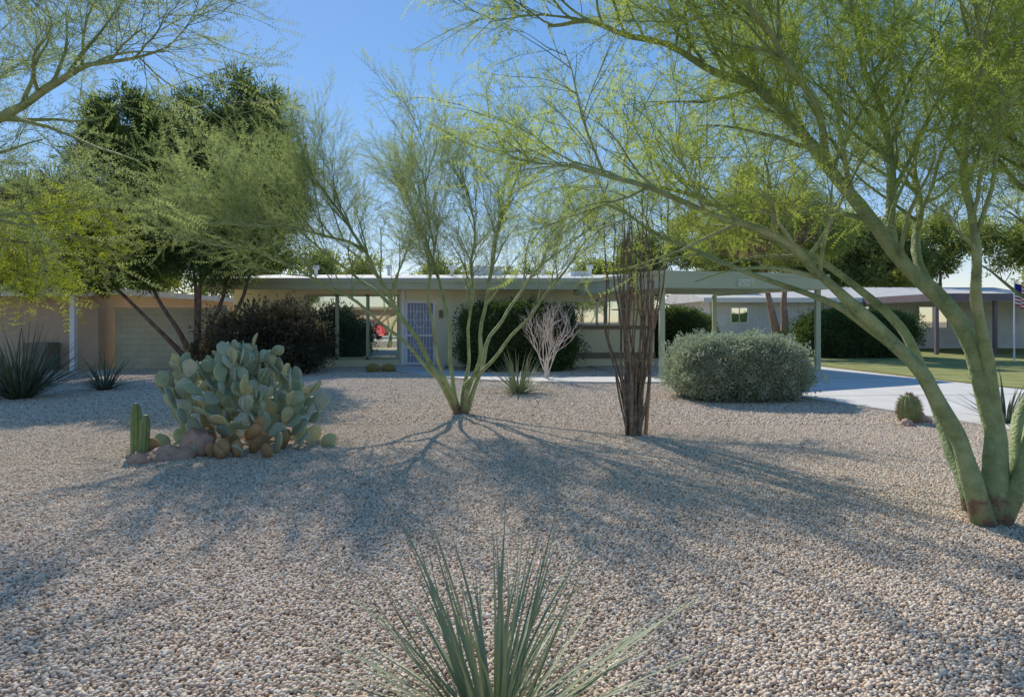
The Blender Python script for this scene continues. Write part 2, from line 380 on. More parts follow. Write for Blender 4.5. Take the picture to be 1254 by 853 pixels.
m=MB(); m.prism([(-120,-16),(120,-16),(120,-7.2),(-120,-7.2)],-.05,.004+.01); m.obj('street',M_asph)
m=MB(); m.box(-120,120,-7.2,-7.0,-.02,.13); m.box(-120,8.7,-7.0,-5.6,-.02,.12); m.box(14.3,120,-7.0,-5.6,-.02,.12); m.box(-120,120,-16.2,-16,-.02,.13); m.obj('sidewalk',M_conc)

# ------------------------------------------------------------------ main house
H=empty('ranch_house')
fy=22.5
m=MB()
m.box(-9.6,-7.12,fy,fy+.2,0,2.75); m.box(-7.12,-3.88,fy,fy+.2,0,.25); m.box(-7.12,-3.88,fy,fy+.2,2.5,2.75)
m.box(-3.88,-3.68,fy,fy+.2,0,2.75); m.box(-3.68,-2.64,fy,fy+.2,2.28,2.75); m.box(-2.64,2.1,fy,fy+.2,0,2.75)
m.box(2.1,3.75,fy,fy+.2,0,1.45); m.box(2.1,3.75,fy,fy+.2,2.32,2.75); m.box(3.75,4.9,fy,fy+.2,0,2.75)
m.box(4.7,4.9,fy+.2,33,0,2.75); m.box(-9.6,-9.4,fy+.2,33,0,2.75); m.box(-9.4,4.7,32.8,33,0,2.75)
m.obj('walls',M_wall,H)
m=MB(); 
for (y0,z0,y1,z1) in [(21.5,2.9,27.5,3.42),(27.5,3.42,33.6,2.9)]:
    b=len(m.v); m.v+=[(-10,y0,z0),(5.2,y0,z0),(5.2,y1,z1),(-10,y1,z1),(-10,y0,z0+.1),(5.2,y0,z0+.1),(5.2,y1,z1+.1),(-10,y1,z1+.1)]
    for f in [(0,3,2,1),(4,5,6,7),(0,1,5,4),(1,2,6,5),(2,3,7,6),(3,0,4,7)]: m.f.append(tuple(b+i for i in f)); m.m.append(0)
m.obj('roof',M_roof,H)
m=MB(); m.box(-10.02,5.22,21.44,21.5,2.62,2.93); m.box(-10.06,-10.0,21.5,33.6,2.62,2.93); m.box(5.2,5.26,21.5,33.6,2.62,2.93)
m.box(-10.03,5.23,21.40,21.44,2.84,2.95); m.obj('fascia',M_trim,H)
boxobj('soffit',-10,5.2,21.5,22.5,2.66,2.7,M_wall,H)
m=MB()
for x,y,z in [(-2.3,25,3.2),(-4.9,26,3.3),(1.2,25.5,3.25),(3.1,26,3.3),(-7.5,25,3.2)]:
    m.tube([(x,y,z-.1),(x,y,z+.35),(x,y,z+.36),(x,y,z+.5)],[.07,.07,.14,.12],8)
m.box(-1.6,-.4,26,27,3.3,3.75); m.box(2.2,2.9,24.5,25.1,3.1,3.45)
m.obj('roof_vents',M_white,H)
m=MB(); m.box(-7.12,-3.88,fy+.08,fy+.1,.25,2.5); m.box(2.1,3.75,fy+.08,fy+.1,1.45,2.32); m.obj('window_glass',M_glass,H)
m=MB()
for x in [-7.12,-6.08,-5.02,-3.96]: m.box(x,x+.08,fy-.02,fy+.078,.25,2.5)
m.box(-7.04,-3.96,fy-.02,fy+.078,2.43,2.5); m.box(-7.04,-3.96,fy-.02,fy+.078,.25,.33)
m.obj('picture_window_frame',M_trim,H)
m=MB()
for x in [2.1,2.9,3.69]: m.box(x,x+.06,fy-.02,fy+.078,1.45,2.32)
m.box(2.16,3.69,fy-.02,fy+.078,2.26,2.32); m.box(2.16,3.69,fy-.02,fy+.078,1.45,1.51); m.obj('side_window_frame',M_white,H)
m=MB(); m.box(1.8,4.92,fy-.05,fy-.002,1.3,1.42); m.box(1.8,4.92,fy-.06,fy-.002,.3,.5); m.obj('wall_bands',M_trimb,H)
m=MB(); m.box(-3.80,-3.68,fy-.12,fy-.022,0,2.66); m.obj('porch_post',M_white,H)
m=MB(); m.box(-3.62,-2.7,fy+.1,fy+.14,.08,2.22); m.obj('door_panel',nmat('door_paint',(.34,.38,.5),(.4,.44,.56),2,.5),H)
m=MB(); m.box(-3.68,-3.6,fy-.02,fy+.09,.08,2.28); m.box(-2.72,-2.64,fy-.02,fy+.09,.08,2.28); m.box(-3.6,-2.72,fy-.02,fy+.09,2.2,2.28); m.box(-3.6,-2.72,fy-.02,fy+.09,.08,.16); m.box(-3.6,-2.72,fy-.01,fy+.03,1.05,1.12)
for i in range(1,8): x=-3.6+.11*i; m.box(x-.01,x+.01,fy-.005,fy+.02,.16,1.05); m.box(x-.01,x+.01,fy-.005,fy+.02,1.12,2.2)
for z in [.4,.65,1.35,1.6,1.9]: m.box(-3.6,-2.72,fy-.02,fy-.006,z,z+.02)
for cz in (.6,1.65):
    ring=[(-3.16+.2*math.cos(a*.5236),fy-.03,cz+.28*math.sin(a*.5236)) for a in range(13)]; m.tube(ring,[.014]*13,5)
m.obj('security_door',M_white,H)
m=MB(); m.box(-4.2,-2.2,21.2,22.37,0,.08); m.obj('porch_step',M_conc,H)
m=MB(); m.box(-2.5,-2.38,fy-.1,fy-.002,1.7,1.95); m.obj('porch_lantern',M_trimb,H)

# carport
CP=empty('carport')
A=(2.1,22.0);B=(3.85,17.0);C=(9.6,19.9);D=(7.9,25.6)
def beam(mb,p,q,z0,z1,th,mi=0,dz0=0,dz1=0):
    p=Vector((p[0],p[1],0));q=Vector((q[0],q[1],0)); d=(q-p).normalized(); n=Vector((-d.y,d.x,0))*th*.5
    mb.prism([(*(p-n).xy,dz0),(*(q-n).xy,dz1),(*(q+n).xy,dz1),(*(p+n).xy,dz0)],z0,z1,mi)
m=MB(); m.prism([(2.2,22.0,0),(3.92,17.12,0),(9.5,19.95,.1),(7.85,25.5,.1),(4.9,26,.05)],2.62,2.84); m.obj('roof_deck',M_roof,CP)
m=MB(); beam(m,A,B,2.45,2.86,.09); beam(m,(3.9,17.0),C,2.45,2.86,.09,0,0,.1); beam(m,(9.62,19.98),D,2.45,2.86,.09,0,.1,.1)
beam(m,(3.82,16.93),(9.64,19.86),2.80,2.9,.05,0,0,.1); beam(m,(2.05,21.95),(3.78,16.98),2.80,2.9,.05)
for i in range(1,6):
    t=i/6; p=(A[0]+(B[0]-A[0])*t,A[1]+(B[1]-A[1])*t); q=(D[0]+(C[0]-D[0])*t,D[1]+(C[1]-D[1])*t); beam(m,(p[0]+.1,p[1]),(q[0]-.1,q[1]),2.48,2.62,.06,0,0,.09)
m.obj('fascia_and_beams',M_trim,CP)
m=MB()
for (x,y,z) in [(3.98,17.35,2.45),(9.4,20.1,2.54),(7.8,25.2,2.55)]: m.box(x-.07,x+.07,y-.07,y+.07,.04,z)
m.obj('posts',M_trim,CP)
m=MB()
p=Vector((3.9,17,0)).lerp(Vector((9.6,19.9,0)),.46); d=Vector((5.7,2.9,0)).normalized(); n=Vector((-d.y,d.x,0))
def plate(mb,c,w,z0,z1,off,mi):
    a=c-d*w-n*off; b_=c+d*w-n*off; b=len(mb.v); mb.v+=[(a.x,a.y,z0),(b_.x,b_.y,z0),(b_.x,b_.y,z1),(a.x,a.y,z1)]; mb.f.append((b,b+1,b+2,b+3)); mb.m.append(mi)
plate(m,p,.34,2.54,2.77,.06,0)
# digits 2 9 0 7 drawn as seven-segment strokes
SEG={'2':'abged','9':'abcdfg','0':'abcdef','7':'abc'}
for i,chh in enumerate('2907'):
    c0=p+d*(-.225+i*.15)
    for sgm in SEG[chh]:
        if sgm in 'agd':
            zz={'a':2.735,'g':2.655,'d':2.575}[sgm]; plate(m,c0,.045,zz-.009,zz+.009,.064,1)
        else:
            sx=.04 if sgm in 'bc' else -.04; z0_=2.66 if sgm in 'bf' else 2.58
            plate(m,c0+d*sx,.008,z0_,z0_+.072,.066,1)
m.obj('house_number',[M_trim,M_white],CP)

# ------------------------------------------------------------------ left side
bw=empty('block_wall')
m=MB(); m.box(-13.0,-9.65,21.4,21.6,0,1.95); m.box(-9.62,-9.42,21.2,21.6,0,2.1); m.obj('wall',M_wallblk,bw)
m=MB(); m.box(-13.02,-9.65,21.37,21.63,1.95,2.02); m.obj('cap',M_wallblk,bw)
N=empty('tan_house')
boxobj('walls',-28,-13.3,21,32,0,2.45,M_tan,N)
m=MB(); m.box(-28.5,-12.9,20.2,32.6,2.45,2.65); m.obj('roof',M_roof,N)
m=MB(); m.box(-28.5,-12.88,20.14,20.2,2.35,2.67); m.box(-13.75,-13.6,20.3,20.45,0,2.45); m.obj('trim',M_white,N)
m=MB(); m.box(-18.6,-17,20.94,20.99,.9,2.2); m.obj('window',M_glass,N)
m=MB(); m.box(-15.3,-14.5,20.4,20.95,.05,.9); m.box(-15.25,-14.55,20.36,20.4,.3,.8); m.obj('utility_box',M_trimb,N)

# ------------------------------------------------------------------ right neighbour
N2=empty('white_block_house')
boxobj('walls',11.2,30,37,46,0,2.75,M_whiteblk,N2)
m=MB(); m.v=[(10.6,36.2,2.8),(30.6,36.2,2.8),(30.6,41.5,3.7),(10.6,41.5,3.7),(30.6,46.8,2.8),(10.6,46.8,2.8),(10.6,36.2,2.68),(30.6,36.2,2.68),(30.6,46.8,2.68),(10.6,46.8,2.68)]
m.f=[(0,1,2,3),(3,2,4,5),(6,9,8,7),(0,6,7,1),(0,3,5,9,6),(1,7,8,4,2)]; m.m=[0]*6; m.obj('roof',M_roof,N2)
m=MB(); m.box(10.6,30.6,36.14,36.2,2.6,2.86); m.obj('fascia',M_white,N2)
WN=[(12.4,13.3,1.5,2.3),(18.2,20.2,1.3,2.4),(23,24.6,1.2,2.4)]
m=MB()
for x0,x1,z0,z1 in WN: m.box(x0,x1,36.93,36.98,z0,z1)
m.obj('windows',M_glass,N2)
m=MB()
for x0,x1,z0,z1 in WN:
    m.box(x0-.07,x1+.07,36.88,36.99,z1,z1+.07); m.box(x0-.07,x1+.07,36.88,36.99,z0-.07,z0); m.box(x0-.07,x0,36.88,36.99,z0,z1); m.box(x1,x1+.07,36.88,36.99,z0,z1); m.box((x0+x1)/2-.02,(x0+x1)/2+.02,36.9,36.925,z0,z1)
m.obj('window_frames',M_white,N2)
m=MB(); m.box(12.2,13.8,39.5,40.8,3.5,4.55); m.obj('rooftop_cooler',nmat('beige_metal',(.5,.46,.38),(.58,.54,.45),3,.6),N2)
m=MB()
for i in range(5): m.box(12.25+i*.32,12.47+i*.32,39.46,39.498,3.75,4.45)
m.obj('cooler_louvres',M_trimb,N2)
m=MB(); m.box(19.5,30,30.0,36.1,2.72,2.8); m.obj('carport_roof',M_roof,N2)
m=MB(); m.box(19.4,30.1,29.9,29.98,2.5,2.84); m.box(19.4,19.48,29.98,36.1,2.5,2.84)
for x in (19.6,22.3,25.5,29.8): m.box(x-.07,x+.07,30.1,30.24,0,2.72)
m.obj('carport_frame',nmat('purple_trim',(.15,.12,.14),(.19,.15,.17),2,.7),N2)
N3=empty('stucco_house')
boxobj('walls',-20,6,-36,-28,0,2.8,M_tan,N3); boxobj('roof',-20.6,6.6,-36.6,-27.2,2.8,3.1,M_trimb,N3); boxobj('garage_door',-2,3,-27.99,-27.9,0,2.3,M_white,N3); boxobj('window',-12,-8,-27.99,-27.9,.9,2.2,M_glass,N3)

# ------------------------------------------------------------------ shrubs
K_hedge=clump_kit(M_hedge,5,18,.11,.065,.036,seed=2)
K_silver=clump_kit(M_silver,5,20,.065,.04,.024,seed=3)
K_purple=clump_kit(M_purple,5,18,.17,.11,.03,seed=4)
K_dark=clump_kit(M_dark,5,34,.26,.24,.032,seed=5)
K_far=clump_kit(M_far,5,22,.42,.30,.085,seed=6)
K_fine=clump_kit(M_far,5,30,.36,.26,.045,seed=9)
def shrub(name,c,r,e,n,kit,core,scl=(.8,1.3),rough=.12,corescale=.86,loose=0):
    O=empty(name)
    cz=r[2]
    def sp(v,f):
        s=(abs(v.x)**e+abs(v.y)**e+abs(v.z)**e)**(-1/e)
        d=1+rough*noise.noise(Vector((v.x*2.2+c[0],v.y*2.2+c[1],v.z*2.2)))*1.6+rough*.5*noise.noise(Vector((v.x*6+c[0],v.y*6+c[1],v.z*6)))
        return Vector((c[0]+v.x*s*r[0]*f*d,c[1]+v.y*s*r[1]*f*d,max(.03,cz+v.z*s*r[2]*f*(d if v.z>0 else 1))))
    pts=[];rt=[];sc=[]
    for i in range(n):
        v=runit()
        if v.z<-.85: continue
        f=rnd(.86,1.02) if R.random()>loose else rnd(.95,1.2)
        p=sp(v,f); pts.append(tuple(p)); rt.append(dir_euler((v+Vector((0,0,.3))).normalized())); sc.append(rnd(*scl))
    scatter('foliage',pts,rt,sc,kit,O)
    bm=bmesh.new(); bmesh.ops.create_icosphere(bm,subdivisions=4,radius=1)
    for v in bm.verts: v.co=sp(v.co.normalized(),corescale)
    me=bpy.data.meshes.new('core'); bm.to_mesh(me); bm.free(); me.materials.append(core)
    o=bpy.data.objects.new('shade_core',me); ROOT.objects.link(o); o.parent=O  # solid dark core, coloured as the shade in gaps between the leaves
    return O
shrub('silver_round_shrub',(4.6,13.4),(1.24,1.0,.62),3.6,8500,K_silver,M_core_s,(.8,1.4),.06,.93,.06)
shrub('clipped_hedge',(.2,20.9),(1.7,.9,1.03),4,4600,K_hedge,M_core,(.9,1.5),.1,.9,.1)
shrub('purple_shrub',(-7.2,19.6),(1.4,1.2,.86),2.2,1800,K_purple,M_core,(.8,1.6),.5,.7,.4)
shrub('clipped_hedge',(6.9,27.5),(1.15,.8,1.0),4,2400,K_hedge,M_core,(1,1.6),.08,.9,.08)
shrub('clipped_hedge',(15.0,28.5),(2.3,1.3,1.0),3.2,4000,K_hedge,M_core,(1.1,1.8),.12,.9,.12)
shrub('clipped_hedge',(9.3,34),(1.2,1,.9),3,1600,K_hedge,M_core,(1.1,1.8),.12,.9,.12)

# ------------------------------------------------------------------ blade plants
def bladeplant(name,c,n,l,w,mat,el0=.12,el1=1.25,curve=.6):
    m=MB()
    for i in range(n):
        az=rnd(0,6.283); el=el0+(el1-el0)*R.random()**.62; L_=l*rnd(.65,1.1)
        d=Vector((math.cos(az)*math.sin(el),math.sin(az)*math.sin(el),math.cos(el)))
        p=Vector((c[0]+math.cos(az)*rnd(0,.12)*l,c[1]+math.sin(az)*rnd(0,.12)*l,0.0))
        side=d.cross(Vector((0,0,1))).normalized(); seg=8; b=len(m.v)
        cv=curve*rnd(.3,1.3); tw=rnd(-.5,.5); bd=runit()*.14
        for s in range(seg+1):
            t=s/seg; ww=w*.5*(1-t**1.6)*(.75+.5*min(1,t*4))+.0008
            nn=side.cross(d); sd=(side*math.cos(tw*t)+nn*math.sin(tw*t))
            m.v+=[tuple(p-sd*ww),tuple(p+nn*ww*-.35),tuple(p+sd*ww)]
            d=(d+bd/seg*2+Vector((math.cos(az)*.35,math.sin(az)*.35,-1))*cv/seg*math.sin(el)*1.2).normalized(); p=p+d*(L_/seg)
            if p.z<.02: p.z=.02
        for s in range(seg):
            q=b+3*s
            m.f+=[(q,q+1,q+4,q+3),(q+1,q+2,q+5,q+4)]; m.m+=[0,0]
    return m.obj(name,[mat],smooth=True)
bladeplant('red_yucca',(-.07,2.5),200,.88,.011,M_blade,.12,1.25,.3)
bladeplant('red_yucca',(.15,14.2),110,1.05,.025,M_blade,.1,1.2,.4)
bladeplant('desert_spoon',(-10.0,13.3),230,1.75,.03,M_blade2,.1,1.1,.4)
bladeplant('desert_spoon',(-9.3,14.9),90,1.0,.022,M_blade2,.1,1.2,.5)
bladeplant('red_yucca',(7.6,10.0),80,.95,.03,M_blade2,.1,1.1,.4)

# ------------------------------------------------------------------ trees
def grow_tree(name,limbs,kit,bark,nch=9,lc=1.5,ntw=7,ltw=.6,nsp=3,up=.35,grav=0,scl=(.7,1.15),sides=9,start=.35,wild=.8,dens=1.0,zmin=.6):
    O=empty(name); w=MB(); pts=[];rt=[];sc=[]
    for (lp,r0,r1,*ex) in limbs:
        st=ex[0] if ex else start; nc=ex[1] if len(ex)>1 else nch
        sm=catmull(lp,6); n=len(sm)
        for i in range(1,n): sm[i]=sm[i]+Vector((noise.noise(sm[i]*1.7),noise.noise(sm[i]*1.7+Vector((9,1,2))),noise.noise(sm[i]*1.7+Vector((3,7,5)))))*.09
        rd=[(r0+(r1-r0)*(i/(n-1))**.75)*(1+.16*noise.noise(sm[i]*4)) for i in range(n)]
        w.tube(sm,rd,sides)
        for k in range(nc):
            t=st+(1-st)*(k+rnd(0,1))/nc; fi=t*(n-1); i=min(int(fi),n-2); p=sm[i].lerp(sm[i+1],fi-i)
            tan=(sm[i+1]-sm[i]).normalized()
            d=(tan*.75+runit()*wild+Vector((0,0,up))).normalized()
            cl_=lc*rnd(.6,1.15)*(1-.25*t); r=min(rd[i]*.55,.022)
            q=[p]; dd=d
            for s in range(6):
                dd=(dd+runit()*.22+Vector((0,0,grav*.25+.05))).normalized(); q.append(q[-1]+dd*cl_/6)
            w.tube(q,[r*(1-.8*s/6)+.0015 for s in range(7)],5,0,False)
            cd=dens*R.choice([.45,.8,1.1,1.1])
            for j in range(ntw):
                u=(.15+.85*(j+rnd(0,1))/ntw)*6; ii=min(int(u),5); tp=q[ii].lerp(q[ii+1],u-ii); td=(q[ii+1]-q[ii]).normalized()
                d2=(td*.8+runit()*.75+Vector((0,0,up*.6+grav*.4))).normalized(); tl=ltw*rnd(.5,1.2)
                tq=[tp]
                for s in range(3):
                    d2=(d2+runit()*.18+Vector((0,0,grav*.35))).normalized(); tq.append(tq[-1]+d2*tl/3)
                if tq[-1].z<zmin and R.random()<.8: continue
                w.tube(tq,[.0045,.0035,.0025,.0015],3,0,False)
                for s in range(nsp):
                    if R.random()>cd: continue
                    uu=(s+rnd(.2,1))/nsp*3; jj=min(int(uu),2); sp=tq[jj].lerp(tq[jj+1],uu-jj)
                    ds=((tq[jj+1]-tq[jj]).normalized()+runit()*.55+Vector((0,0,grav*.5))).normalized()
                    if sp.z<zmin+rnd(0,.35): continue
                    pts.append(tuple(sp)); rt.append(dir_euler(ds)); sc.append(rnd(*scl))
    w.obj('trunk_and_limbs',[bark],O,True)
    scatter('foliage',pts,rt,sc,kit,O)
    print(name,'sprigs',len(pts))
    return O
K_pv=sprig_kit(M_leaf,M_pv,5,.42,9,.22,.022,.0078,8,45,.5,1)
K_ol=sprig_kit(M_leafb,M_pv,5,.5,9,.22,.030,.011,6,32,.3,2)
K_ye=sprig_kit(M_leafy,M_pv,5,.4,9,.22,.036,.012,7,55,.9,3)
K_sp=sprig_kit(M_leafb,M_pv,4,.45,9,.20,.024,.009,7,40,.4,8)

limbs=[
 ([(3.70,5.12,0),(3.52,5.1,.5),(3.27,5.1,.98),(2.95,5.05,1.4),(2.7,5.0,1.66),(2.28,4.9,2.02),(1.78,4.75,2.25),(1.1,4.5,2.45),(.4,4.3,2.6)],.085,.012,.55,14),
 ([(3.80,5.18,-.02),(3.82,5.2,.45),(3.8,5.2,.84),(3.6,5.2,1.48),(3.05,5.25,2.2),(2.6,5.3,2.8),(2.2,5.4,3.3),(1.7,5.5,3.75),(.95,5.6,4.1),(.3,5.7,4.2)],.105,.014,.42,26),
 ([(3.84,5.14,0),(3.98,5.1,.55),(4.1,5.05,1.05),(4.2,5.0,1.6),(4.1,4.95,2.3),(3.95,4.9,3.0),(3.8,4.8,3.8),(3.7,4.7,4.6)],.08,.014,.42,24),
 ([(3.66,5.2,.1),(3.62,5.4,.6),(3.5,5.6,1.2),(3.3,5.9,1.7),(2.8,6.3,2.3),(2.2,6.6,2.7),(1.6,6.8,3.0),(.9,7.0,3.2)],.065,.012,.5,14),
 ([(3.82,5.2,.85),(3.72,5.1,1.3),(3.45,4.9,1.75),(3.3,4.7,2.3),(3.2,4.5,2.9),(3.0,4.2,3.5),(2.6,3.9,3.95)],.055,.012,.42,16),
 ([(3.60,5.2,1.5),(3.5,5.4,1.9),(3.6,5.8,2.5),(3.9,6.3,3.1),(4.3,6.8,3.7),(4.6,7.2,4.3)],.05,.012,.35,18),
 ([(3.05,5.25,2.2),(3.1,5.4,2.7),(3.2,5.6,3.3),(3.1,5.8,4.0),(2.9,5.9,4.7)],.045,.012,.2,18),
 ([(2.95,5.05,1.4),(2.5,5.2,1.75),(2.0,5.5,2.05),(1.5,5.8,2.3),(.8,6.0,2.65)],.035,.01,.5,7),
 ([(3.9,5.2,.3),(4.3,5.4,.9),(4.8,5.6,1.6),(5.2,5.7,2.4),(5.5,5.8,3.3),(5.6,5.8,4.0)],.065,.012,.45,15),
 ([(2.6,5.3,2.8),(2.3,5.0,3.2),(1.9,4.6,3.5),(1.4,4.3,3.7),(.8,4.1,3.8)],.035,.01,.25,13),
 ([(2.6,5.3,2.8),(2.7,6.0,3.3),(2.6,6.6,3.9),(2.4,7.0,4.5)],.035,.01,.2,14),
 ([(3.9,4.9,2.9),(4.3,5.3,3.3),(4.7,5.8,3.8),(4.9,6.2,4.4)],.035,.01,.15,15),
]
grow_tree('palo_verde_tree',limbs,K_pv,M_bark,lc=1.15,ntw=8,ltw=.5,nsp=3,up=.3,grav=-.05,scl=(.7,1.2),sides=12,dens=.9,zmin=2.15)

def cl3(l,ys): return [(x,y,z) for (x,z),y in zip(l,ys)]
limbs=[
 (cl3([(-.95,0),(-1.1,.37),(-1.35,.93),(-1.9,1.76),(-2.46,2.74),(-2.94,3.5),(-3.3,4.1)],[11.1,11.05,11,10.9,10.8,10.7,10.6]),.07,.012,.5,18),
 (cl3([(-.93,0),(-1.04,.51),(-1.14,1.49),(-1.35,2.46),(-1.76,3.43),(-2.0,4.1)],[11.15,11.2,11.4,11.7,12,12.2]),.05,.01,.5,16),
 (cl3([(-.9,0),(-.82,.65),(-.72,1.63),(-.65,2.88),(-.8,4.1)],[11.1,11.15,11.1,11.0,10.9]),.045,.01,.5,16),
 (cl3([(-.88,0),(-.76,.38),(-.51,1.2),(-.37,2.3),(-.1,3.4),(.18,4.2)],[11.1,11.0,10.8,10.6,10.5,10.4]),.055,.01,.5,15),
 (cl3([(-.86,0),(-.65,.38),(-.37,1.3),(.32,2.3),(1.0,3.0),(1.57,3.4)],[11.1,11.15,11.4,11.8,12.1,12.3]),.055,.01,.5,15),
 (cl3([(-1.1,.37),(-1.28,.72),(-2.04,1.49),(-3.05,2.2),(-4.2,2.7),(-5.3,2.9)],[11.05,11.0,10.8,10.6,10.5,10.5]),.045,.01,.5,18),
 (cl3([(-1.9,1.76),(-2.6,2.3),(-3.4,2.9),(-4.2,3.5),(-4.7,3.9)],[10.9,11.2,11.5,11.6,11.7]),.035,.01,.3,14),
 (cl3([(-2.46,2.74),(-3.1,3.0),(-3.8,3.1),(-4.6,3.0)],[10.8,10.4,10.0,9.7]),.03,.01,.1,12),
 (cl3([(-.8,.5),(-.3,1.0),(.3,1.7),(.8,2.3),(1.2,2.9)],[11.0,10.7,10.3,10.0,9.8]),.04,.01,.55,10),
 (cl3([(-.95,.2),(-1.15,.9),(-1.3,1.8),(-1.2,2.8),(-1.3,3.9)],[11.0,10.6,10.2,9.9,9.7]),.04,.01,.55,12),
]
grow_tree('desert_palo_verde',limbs,K_ol,M_bark,lc=1.25,ntw=8,ltw=.6,nsp=3,up=.5,grav=0,scl=(.65,1.15),sides=8,wild=.65,dens=.75,zmin=2.0)

limbs=[
 ([(-7.2,7,0),(-6.9,6.95,1.5),(-6.0,6.6,2.9),(-4.9,6.2,3.5),(-3.9,5.8,3.8),(-2.9,5.6,3.95)],.12,.008,.45,16),
 ([(-6.9,6.95,1.5),(-6.0,6.5,2.3),(-5.1,6.2,2.6),(-4.3,6,2.6)],.04,.007,.4,10),
 ([(-6.9,6.95,1.5),(-6.6,6.3,2.9),(-5.8,5.6,3.7),(-4.8,5.0,4.0),(-3.8,4.7,4.1)],.05,.007,.4,12),
 ([(-7.2,7,1.2),(-7.4,7.4,2.6),(-7.0,8,4.0),(-6.2,8.4,5.0)],.06,.008,.4,11),
]
grow_tree('mesquite_tree',limbs,K_sp,M_bark,lc=1.3,ntw=8,ltw=.6,nsp=2,up=.05,grav=-.12,scl=(.8,1.3),sides=8,wild=.7,dens=1.0,zmin=2.0)
limbs=[
 ([(-8.1,8.6,0),(-7.8,8.4,1.2),(-6.8,7.8,2.5),(-5.7,7.2,3.0),(-4.4,6.8,3.0)],.09,.012,.5,11),
 ([(-7.8,8.4,1.2),(-6.9,7.4,1.9),(-5.9,6.9,2.35),(-4.7,6.6,2.4)],.05,.01,.5,9),
]
grow_tree('yellow_leaf_tree',limbs,K_ye,M_brown,lc=.6,ntw=6,ltw=.4,nsp=3,up=-.1,grav=-.8,scl=(.7,1.15),sides=8,wild=.7,dens=.6,zmin=1.6)

def lobe_tree(name,base,lobes,kit,bark,n,trunks,r0=.16,scl=(.8,1.3),thr=-.15,freq=.9,tsides=8):
    O=empty(name); w=MB(); base=Vector(base)
    for t in trunks:
        q=catmull([base+Vector((rnd(-.12,.12),rnd(-.12,.12),-.05))]+[Vector(p) for p in t],5)
        w.tube(q,[r0*(1-.8*i/(len(q)-1)) for i in range(len(q))],tsides)
    for (c,r) in lobes:
        c=Vector(c); s=min((Vector(t[-1]) for t in trunks),key=lambda a:(a-c).length)
        for k in range(6):
            tip=c+Vector((runit().x*r[0],runit().y*r[1],runit().z*r[2]))*.8
            q=catmull([s,s.lerp(c,.6)+runit()*.2,tip],4); w.tube(q,[r0*.28*(1-.85*i/(len(q)-1)) for i in range(len(q))],5,0,False)
    w.obj('trunk_and_limbs',[bark],O,True)
    tot=sum(r[0]*r[1]+r[0]*r[2] for c,r in lobes); pts=[];rt=[];sc=[]
    for (c,r) in lobes:
        c=Vector(c); k=int(n*(r[0]*r[1]+r[0]*r[2])/tot); a=0
        while k>0 and a<n*4:
            a+=1
            v=runit(); f=rnd(.15,1)**.45
            f*=1+.55*noise.noise(v*2.6+c)+.3*noise.noise(v*7+c)
            p=c+Vector((v.x*r[0],v.y*r[1],v.z*r[2]))*f
            if noise.noise(p*freq)+.4*noise.noise(p*freq*3)<thr: continue
            pts.append(tuple(p)); rt.append(dir_euler((v+runit()*.5+Vector((0,0,.3))).normalized())); sc.append(rnd(*scl)); k-=1
    scatter('foliage',pts,rt,sc,kit,O); return O
lobes=[((-11.9,20.4,6.7),(1.5,1.5,1.9)),((-12.1,20.4,7.8),(.8,.8,.9)),((-8.7,20.5,7.2),(1.9,1.7,1.8)),((-7.5,19.8,5.6),(1.5,1.4,1.5)),((-10.2,19.6,5.2),(2.2,1.8,1.6)),((-14.1,20,4.8),(1.7,1.4,1.2)),((-11.8,19.4,3.9),(1.9,1.5,1.2)),((-8.6,19.6,4.1),(1.8,1.5,1.2)),((-10.3,20.6,7.0),(1.1,.9,1.1)),((-14.4,19.6,3.3),(1.4,1.2,.7))]
tr=[[(-10.2,20.1,1.2),(-11.0,20,2.6),(-11.8,20.2,5)],[(-9.7,20.1,1.3),(-9.8,20.2,2.8),(-10.1,20.1,5)],[(-9.4,20.2,1.2),(-8.9,20.3,2.7),(-8.7,20.4,6)],[(-9.2,20.2,1.0),(-8.2,20,2.4),(-7.7,19.9,4.8)],[(-10.4,20,.9),(-11.6,19.8,2.2),(-13.2,20,3.6)],[(-9.6,20,1.4),(-9.4,19.7,2.7),(-9.1,19.5,4)]]
lobe_tree('large_pine_tree',(-9.7,20.2,0),lobes,K_dark,M_brown,6000,tr,.11,(.7,1.3),-.12,.85)

def bgtree(x,y,h,r,kit=K_far,n=900,name='background_tree',bark=M_brown):
    lb=[]
    for k in range(9):
        a=rnd(0,6.28); q=rnd(.1,.7)*r; zz=h*rnd(.45,.88)
        s=r*rnd(.3,.55); lb.append(((x+math.cos(a)*q,y+math.sin(a)*q,zz),(s,s,s*rnd(.7,1.1))))
    tr=[[(x+rnd(-.2,.2),y,h*.2),(x+rnd(-.5,.5),y+rnd(-.3,.3),h*.55)] for i in range(2)]
    return lobe_tree(name,(x,y,0),lb,kit,bark,n,tr,.16+.01*h,(.8,1.5),-.08,.55,6)
for (x,y,h,r,n) in [(17,52,11.5,4.5,1400),(23,50,9.5,4,1100),(27,48,9,3.6,1000),(34,52,11,4.5,1200),(41,50,10,4.5,1000),(30,60,12,5,1100),(11,56,9.5,3.8,900),(22,62,13,5,1200),(48,56,11,5,900),(5,50,6.2,3.2,600),(-2,46,5.4,2.8,500),(-6,50,6.2,3.2,600),(1,60,6.5,4,500),(-17,42,7,3.5,700),(-24,40,7,3.5,700),(-32,42,8,4,700),(-12,46,6.5,3.4,600),(-40,44,8,4,600),(37,42,8,3.4,800),(-25,-32,8,4,400),(8,-30,7,4,400),(-8,-40,8,5,400)]:
    bgtree(x,y,h,r,n=n)
